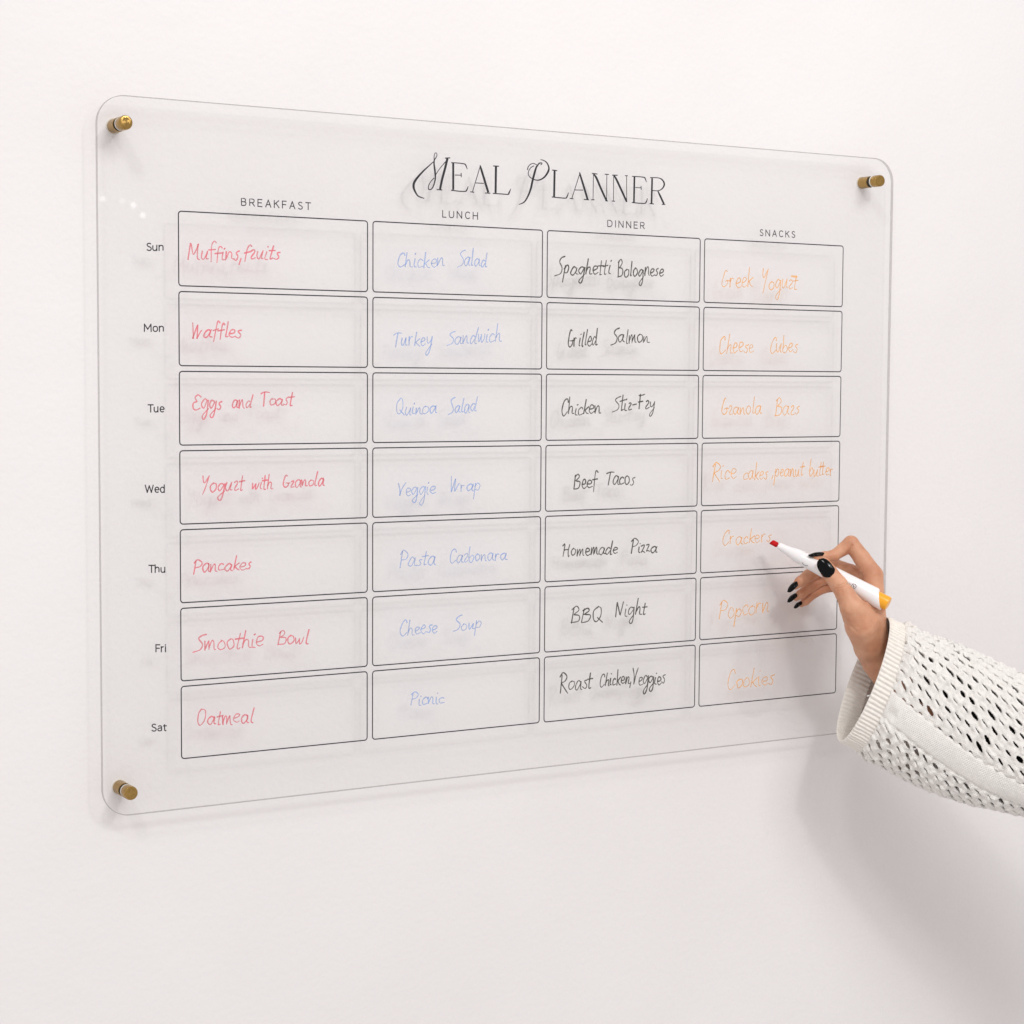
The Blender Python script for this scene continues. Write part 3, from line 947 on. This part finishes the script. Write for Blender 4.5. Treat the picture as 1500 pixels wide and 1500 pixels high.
def surface_nets(D, lo, res):
    n = np.array(D.shape) - 1
    ins = D < 0
    acc = np.zeros((*n, 3)); cnt = np.zeros(n)
    cs = [(i, j, k) for i in (0, 1) for j in (0, 1) for k in (0, 1)]
    sub = lambda A, c: A[c[0]:c[0] + n[0], c[1]:c[1] + n[1], c[2]:c[2] + n[2]]
    for a in cs:
        for axi in range(3):
            if a[axi]:
                continue
            b = list(a); b[axi] = 1
            da, db = sub(D, a), sub(D, b)
            x = (da < 0) != (db < 0)
            t = np.where(x, da / np.where(x, da - db, 1), 0)
            for q in range(3):
                acc[..., q] += np.where(x, a[q] + (t if q == axi else 0), 0)
            cnt += x
    act = cnt > 0
    idx = -np.ones(n, int)
    idx[act] = np.arange(act.sum())
    cell = np.argwhere(act)
    V = lo + res * (cell + acc[act] / cnt[act][:, None])
    Q = []
    for axi in range(3):
        o1_, o2_ = [(1, 2), (2, 0), (0, 1)][axi]
        s0 = [slice(1, -1)] * 3; s1 = [slice(1, -1)] * 3
        s0[axi] = slice(0, -1); s1[axi] = slice(1, None)
        A, B = ins[tuple(s0)], ins[tuple(s1)]
        e = np.argwhere(A != B)
        if not len(e):
            continue
        inside_a = A[tuple(e.T)]
        base = e.copy()
        for q in range(3):
            if q != axi:
                base[:, q] += 1
        c = []
        for d1, d2 in ((1, 1), (0, 1), (0, 0), (1, 0)):
            g = base.copy(); g[:, o1_] -= d1; g[:, o2_] -= d2
            c.append(idx[tuple(g.T)])
        c = np.stack(c, 1)
        c[~inside_a] = c[~inside_a][:, ::-1]
        Q.append(c)
    return V, np.vstack(Q)


V, Q = surface_nets(D_, lo, RES)
for _ in range(2):                            # light smoothing
    acc = np.zeros_like(V); cnt = np.zeros(len(V))
    for a, b_ in ((0, 1), (1, 2), (2, 3), (3, 0)):
        np.add.at(acc, Q[:, a], V[Q[:, b_]]); np.add.at(acc, Q[:, b_], V[Q[:, a]])
        np.add.at(cnt, Q[:, a], 1); np.add.at(cnt, Q[:, b_], 1)
    V = V * .5 + .5 * acc / cnt[:, None]
VW = ORI + V @ BAS.T
keep(link('hand', npmesh('hand', VW, Q), M_skin, person))


# nails: almond shells
def nail(base, tip, normal, width, arch=.45, thick=.0007, tp=.72):
    b, t = Lc(base), Lc(tip)
    ln = np.linalg.norm(t - b); d = (t - b) / ln
    n = np.array(normal, float); n -= d * (n @ d); n /= np.linalg.norm(n)
    s = np.cross(d, n)
    NL, NW = 22, 14
    top, bot = [], []
    for i in range(NL + 1):
        q = i / NL
        wq = width / 2 * (min(1, math.sqrt(max(0, 1 - (1 - min(q / .22, 1)) ** 2)) * .35 + .65) if q < .22 else 1)
        if q > .5:
            e = (q - .5) / .5
            wq *= (1 - e ** 2.2) ** tp
        wq = max(wq, .00012)
        for j in range(NW + 1):
            c = -1 + 2 * j / NW
            a = c * 1.0
            p_ = b + d * (q * ln + (.12 * ln * c * c if q < .4 else 0) * (1 - q / .4)) + s * (math.sin(a) / math.sin(1.0)) * wq \
                + n * ((math.cos(a) - 1) * wq * arch / (1 - math.cos(1.0)) * .9 + .0009 * math.sin(math.pi * min(q * 1.1, 1)) - .0006 * q)
            top.append(p_); bot.append(p_ - n * thick)
    v = top + bot
    off = len(top); W1 = NW + 1
    f = []
    for i in range(NL):
        for j in range(NW):
            a = i * W1 + j
            f.append((a, a + W1, a + W1 + 1, a + 1)); f.append((off + a, off + a + 1, off + a + W1 + 1, off + a + W1))
    for i in range(NL):
        for j in (0, NW):
            a = i * W1 + j; f.append((a, a + W1, off + a + W1, off + a))
    for j in range(NW):
        for i in (0, NL):
            a = i * W1 + j; f.append((a, a + 1, off + a + 1, off + a))
    v = [ORI + BAS @ q for q in v]
    me = mesh('fingernail', v, f)
    bm = bmesh.new(); bm.from_mesh(me); bmesh.ops.recalc_face_normals(bm, faces=bm.faces); bm.to_mesh(me); bm.free()
    me.shade_smooth()
    keep(link('fingernail', me, M_nail, person))


nail(H(776, 603, -21.6), H(642, 421, -18.6), (-.22, .12, .97), 146 * KU, .36, tp=.5)
nail(H(698, 352, -.5), H(528, 368, -2), (.02, .95, .30), 78 * KU)
nail(H(408, 655, 11), H(305, 757, 10), (-.62, .55, .56), 82 * KU)
nail(H(404, 778, 19.5), H(304, 862, 18), (-.60, .58, .56), 70 * KU)
nail(H(458, 862, 26), H(373, 924, 25), (-.60, .62, .52), 60 * KU)

# ------------------------------------------------------------------ sleeve
ST = [((1299, 903), (1229, 1086), -4, 28, 9), ((1322, 916), (1257, 1099), -5, 30, 6), ((1346, 926), (1287, 1119), -6, 34, 5),
      ((1400, 945), (1345, 1149), -9, 36, 2), ((1450, 967), (1408, 1172), -12, 38, 0), ((1500, 990), (1472, 1188), -15, 40, 0),
      ((1565, 1014), (1550, 1206), -19, 42, 0), ((1700, 1062), (1700, 1252), -26, 44, 0), ((1900, 1130), (1900, 1330), -36, 46, 0)]


def st_pts():
    out = []
    for T_, B_, dc, w, sh in ST:
        d = DREF + dc / 1000
        c = P((T_[0] + B_[0]) / 2, (T_[1] + B_[1]) / 2, d)
        a = P(T_[0], T_[1], d) - c
        wv = -FWD * w / 1000 + RIGHT * sh * d / F
        out.append(np.concatenate([c, a, wv]))
    return np.array(out)


SP = st_pts()
cl = crom(SP, 30)
arc = np.concatenate([[0], np.cumsum(np.linalg.norm(np.diff(cl[:, :3], axis=0), axis=1))])
s_cuff = arc[30]                              # the cuff covers the first station interval
s_vis = arc[150]
LEN = arc[-1]


def section(s):
    return np.stack([np.interp(s, arc, cl[:, k]) for k in range(9)], -1)


def sleeve_pt(s, th, h):
    """s: metres along, th: angle (0 top, pi/2 towards the viewer), h: outward offset"""
    q = section(s)
    c, a, w = q[..., :3], q[..., 3:6], q[..., 6:9]
    ct, sn = np.cos(th)[..., None], np.sin(th)[..., None]
    p = c + a * ct + w * sn
    tn = -a * sn + w * ct
    qq = section(s + .002); dc = (qq[..., :3] - c)
    n = np.cross(tn, dc)
    n /= np.linalg.norm(n, axis=-1)[..., None]
    out = np.sum(n * (p - c), -1) < 0
    n[out] *= -1
    return p + n * np.asarray(h)[..., None]


def vnoise(x, y, seed=0):
    xi, yi = np.floor(x).astype(int), np.floor(y).astype(int)
    xf, yf = x - xi, y - yi
    xf = xf * xf * (3 - 2 * xf); yf = yf * yf * (3 - 2 * yf)

    def hsh(a, b):
        v_ = np.sin(a * 127.1 + b * 311.7 + seed * 74.7) * 43758.5453
        return v_ - np.floor(v_)
    return (hsh(xi, yi) * (1 - xf) + hsh(xi + 1, yi) * xf) * (1 - yf) + (hsh(xi, yi + 1) * (1 - xf) + hsh(xi + 1, yi + 1) * xf) * yf


def shell(name, S, TH, Hout, Hin, hole, mat, parent, uvscale, label=None):
    """S,TH (ns,nt) grids closed in the t direction; hole (ns-1,nt) True = no face"""
    ns, nt = S.shape
    Po = sleeve_pt(S, TH, Hout).reshape(-1, 3)
    Pi = sleeve_pt(S, TH, Hin).reshape(-1, 3)
    ii, jj = np.meshgrid(np.arange(ns - 1), np.arange(nt), indexing='ij')
    j2 = (jj + 1) % nt
    a, b, c, d = ii * nt + jj, ii * nt + j2, (ii + 1) * nt + j2, (ii + 1) * nt + jj
    off = ns * nt
    k_ = ~hole
    fo = np.stack([a, b, c, d], -1)[k_]
    fi = np.stack([a, d, c, b], -1)[k_] + off
    sides = []
    # along t neighbours (edge b-c shared with next j), along s neighbours
    nxt = np.roll(hole, -1, 1)
    m1 = (~hole) & nxt
    sides.append(np.stack([b, b + off, c + off, c], -1)[m1])
    m2 = hole & (~nxt)
    sides.append(np.stack([c, c + off, b + off, b], -1)[m2])
    up = np.zeros_like(hole); up[:-1] = hole[1:]; up[-1] = True
    m3 = (~hole) & up
    sides.append(np.stack([c, c + off, d + off, d], -1)[m3])
    dn = np.zeros_like(hole); dn[1:] = hole[:-1]; dn[0] = True
    m4 = (~hole) & dn
    sides.append(np.stack([a, a + off, b + off, b], -1)[m4])
    Fq = np.vstack([fo, fi] + sides)
    VV = np.vstack([Po, Pi])
    used = np.zeros(len(VV), bool); used[Fq.ravel()] = True
    rem = np.cumsum(used) - 1
    uvv = np.stack([S, TH * uvscale], -1).reshape(-1, 2); uvv = np.vstack([uvv, uvv])[used]
    VV = VV[used]; Fq = rem[Fq]
    me = npmesh(name, VV, Fq)
    uvl = me.uv_layers.new(name='UVMap')
    li = np.empty(len(me.loops), np.int32); me.loops.foreach_get('vertex_index', li)
    uvl.data.foreach_set('uv', uvv[li].astype(np.float32).ravel())
    return keep(link(name, me, mat, parent, label))


def twist(s):                                  # the knit rows slide down round the sleeve
    q = np.clip((s - s_cuff) / (s_vis - s_cuff), 0, 1.6)
    return 0.53 * q ** 1.1


ROWS = 38
PS = 0.0088
ds, ntt = 0.00055, 640
ns = int((min(LEN, s_vis + .035) - s_cuff) / ds)
s_ = s_cuff - .0005 + ds * np.arange(ns)
th_ = 2 * np.pi * np.arange(ntt) / ntt
S, TT = np.meshgrid(s_, th_, indexing='ij')


def lace(S, TT):
    rowp = 2 * np.pi / ROWS
    thb = (TT - twist(S) + 0.05 * (vnoise(S * 60, TT * 3, 5) - .5)) / rowp
    r = np.floor(thb); rf = thb - r - .5
    rid = np.mod(r, ROWS)
    along = (S + .0012 * (vnoise(S * 150, thb * .7, 2) - .5)) / PS + 0.5 * np.mod(r, 2)
    cidx = np.floor(along); cf = along - cidx - .5
    rnd = np.sin(rid * 12.9898 + cidx * 78.233) * 43758.5453; rnd = rnd - np.floor(rnd)
    rnd2 = np.sin(rid * 39.3 + cidx * 11.135 + 3) * 24634.6345; rnd2 = rnd2 - np.floor(rnd2)
    band = np.abs(np.mod(TT - twist(S) - 1.76 + np.pi, 2 * np.pi) - np.pi)
    ph = cf * math.cos(.45) + rf * math.sin(.45)
    pq = -cf * math.sin(.45) + rf * math.cos(.45)
    la = .42 * (.75 + .45 * rnd); lb = .205 * (.42 + .9 * rnd2)
    e = (ph / la) ** 2 + (pq / lb) ** 2
    inb = band < 0.20
    hole = (e < 1) & (~inb) & (band < 2.9)
    # relief: knotted ridges between holes
    hgt = .0009 * np.cos(2 * np.pi * rf * 1.0 + np.pi) * 0 + .0011 * np.clip(e / 6, 0, 1) ** .6
    hgt += .0014 * (vnoise(S * 380, TT * 20, 1) - .5) + .0007 * np.sin(2 * np.pi * (cf + rf * .6)) + .0005 * np.cos(2 * np.pi * rf)
    hb = .0007 * np.cos(np.clip(band / .2, 0, 1) * np.pi / 2) + .0004
    hgt = np.where(inb, hb + .00025 * (vnoise(S * 700, TT * 40, 9) - .5), hgt)
    edge = np.exp(-((band - .21) / .025) ** 2)
    hgt -= .0009 * edge
    return hole, hgt


big = .0022 * (vnoise(S * 28, TT * 2.2, 7) - .5)
hole, hgt = lace(S + 0, TT)
holeF = hole[:-1] & hole[1:]
holeF = holeF & np.roll(hole, -1, 1)[:-1]
# puffed ridge where the lace joins the cuff
puff = .0030 * np.exp(-((S - s_cuff - .006) / .006) ** 2) * (.4 + 1.0 * vnoise(S * 260, TT * 7, 8))
R_MEAN = .043
sleeve = shell('sleeve', S, TT, hgt + big + puff + .0006, hgt * .3 + big + puff * .8 - .0013, holeF, M_knit, person, R_MEAN,
               'white openwork knit sleeve with small holes and a plain band')

# cuff: ribbed band
RIBS = 88
nt2, ns2 = RIBS * 10, 26
s2 = np.linspace(-.0002, s_cuff + .001, ns2)
t2 = 2 * np.pi * np.arange(nt2) / nt2
S2, T2 = np.meshgrid(s2, t2, indexing='ij')
rib = np.cos(T2 * RIBS)
q_ = S2 / s_cuff
roll_ = -.0007 * np.exp(-(S2 / .0012) ** 2)
ho = .00055 * np.clip(rib + .25, -1, 1) * np.clip(S2 / .0015, .15, 1) + .0010 * q_ ** 2 + roll_ + .0005 * (vnoise(S2 * 300, T2 * 30, 3) - .5)
hi_ = -.0013 + .0004 * np.cos(T2 * RIBS + np.pi) * np.clip(S2 / .0015, .15, 1) - roll_ * .6 + .0006 * q_ ** 2
cuff = shell('cuff', S2, T2, ho, hi_, np.zeros((ns2 - 1, nt2), bool), M_cuffm, person, R_MEAN)
cuff.parent = sleeve
cuff.matrix_parent_inverse = Matrix.Identity(4)

# coarse continuation of the sleeve out of the picture, same knit
s3 = np.linspace(s_vis + .034, LEN - .003, 150)
S3, T3 = np.meshgrid(s3, 2 * np.pi * np.arange(240) / 240, indexing='ij')
h3, g3 = lace(S3, T3)
b3 = .0022 * (vnoise(S3 * 28, T3 * 2.2, 7) - .5)
hf3 = h3[:-1]
up_ = shell('upper_sleeve', S3, T3, g3 + b3 + .0006, g3 * .3 + b3 - .0013, hf3, M_knit, person, R_MEAN)

# dark undersleeve on the forearm
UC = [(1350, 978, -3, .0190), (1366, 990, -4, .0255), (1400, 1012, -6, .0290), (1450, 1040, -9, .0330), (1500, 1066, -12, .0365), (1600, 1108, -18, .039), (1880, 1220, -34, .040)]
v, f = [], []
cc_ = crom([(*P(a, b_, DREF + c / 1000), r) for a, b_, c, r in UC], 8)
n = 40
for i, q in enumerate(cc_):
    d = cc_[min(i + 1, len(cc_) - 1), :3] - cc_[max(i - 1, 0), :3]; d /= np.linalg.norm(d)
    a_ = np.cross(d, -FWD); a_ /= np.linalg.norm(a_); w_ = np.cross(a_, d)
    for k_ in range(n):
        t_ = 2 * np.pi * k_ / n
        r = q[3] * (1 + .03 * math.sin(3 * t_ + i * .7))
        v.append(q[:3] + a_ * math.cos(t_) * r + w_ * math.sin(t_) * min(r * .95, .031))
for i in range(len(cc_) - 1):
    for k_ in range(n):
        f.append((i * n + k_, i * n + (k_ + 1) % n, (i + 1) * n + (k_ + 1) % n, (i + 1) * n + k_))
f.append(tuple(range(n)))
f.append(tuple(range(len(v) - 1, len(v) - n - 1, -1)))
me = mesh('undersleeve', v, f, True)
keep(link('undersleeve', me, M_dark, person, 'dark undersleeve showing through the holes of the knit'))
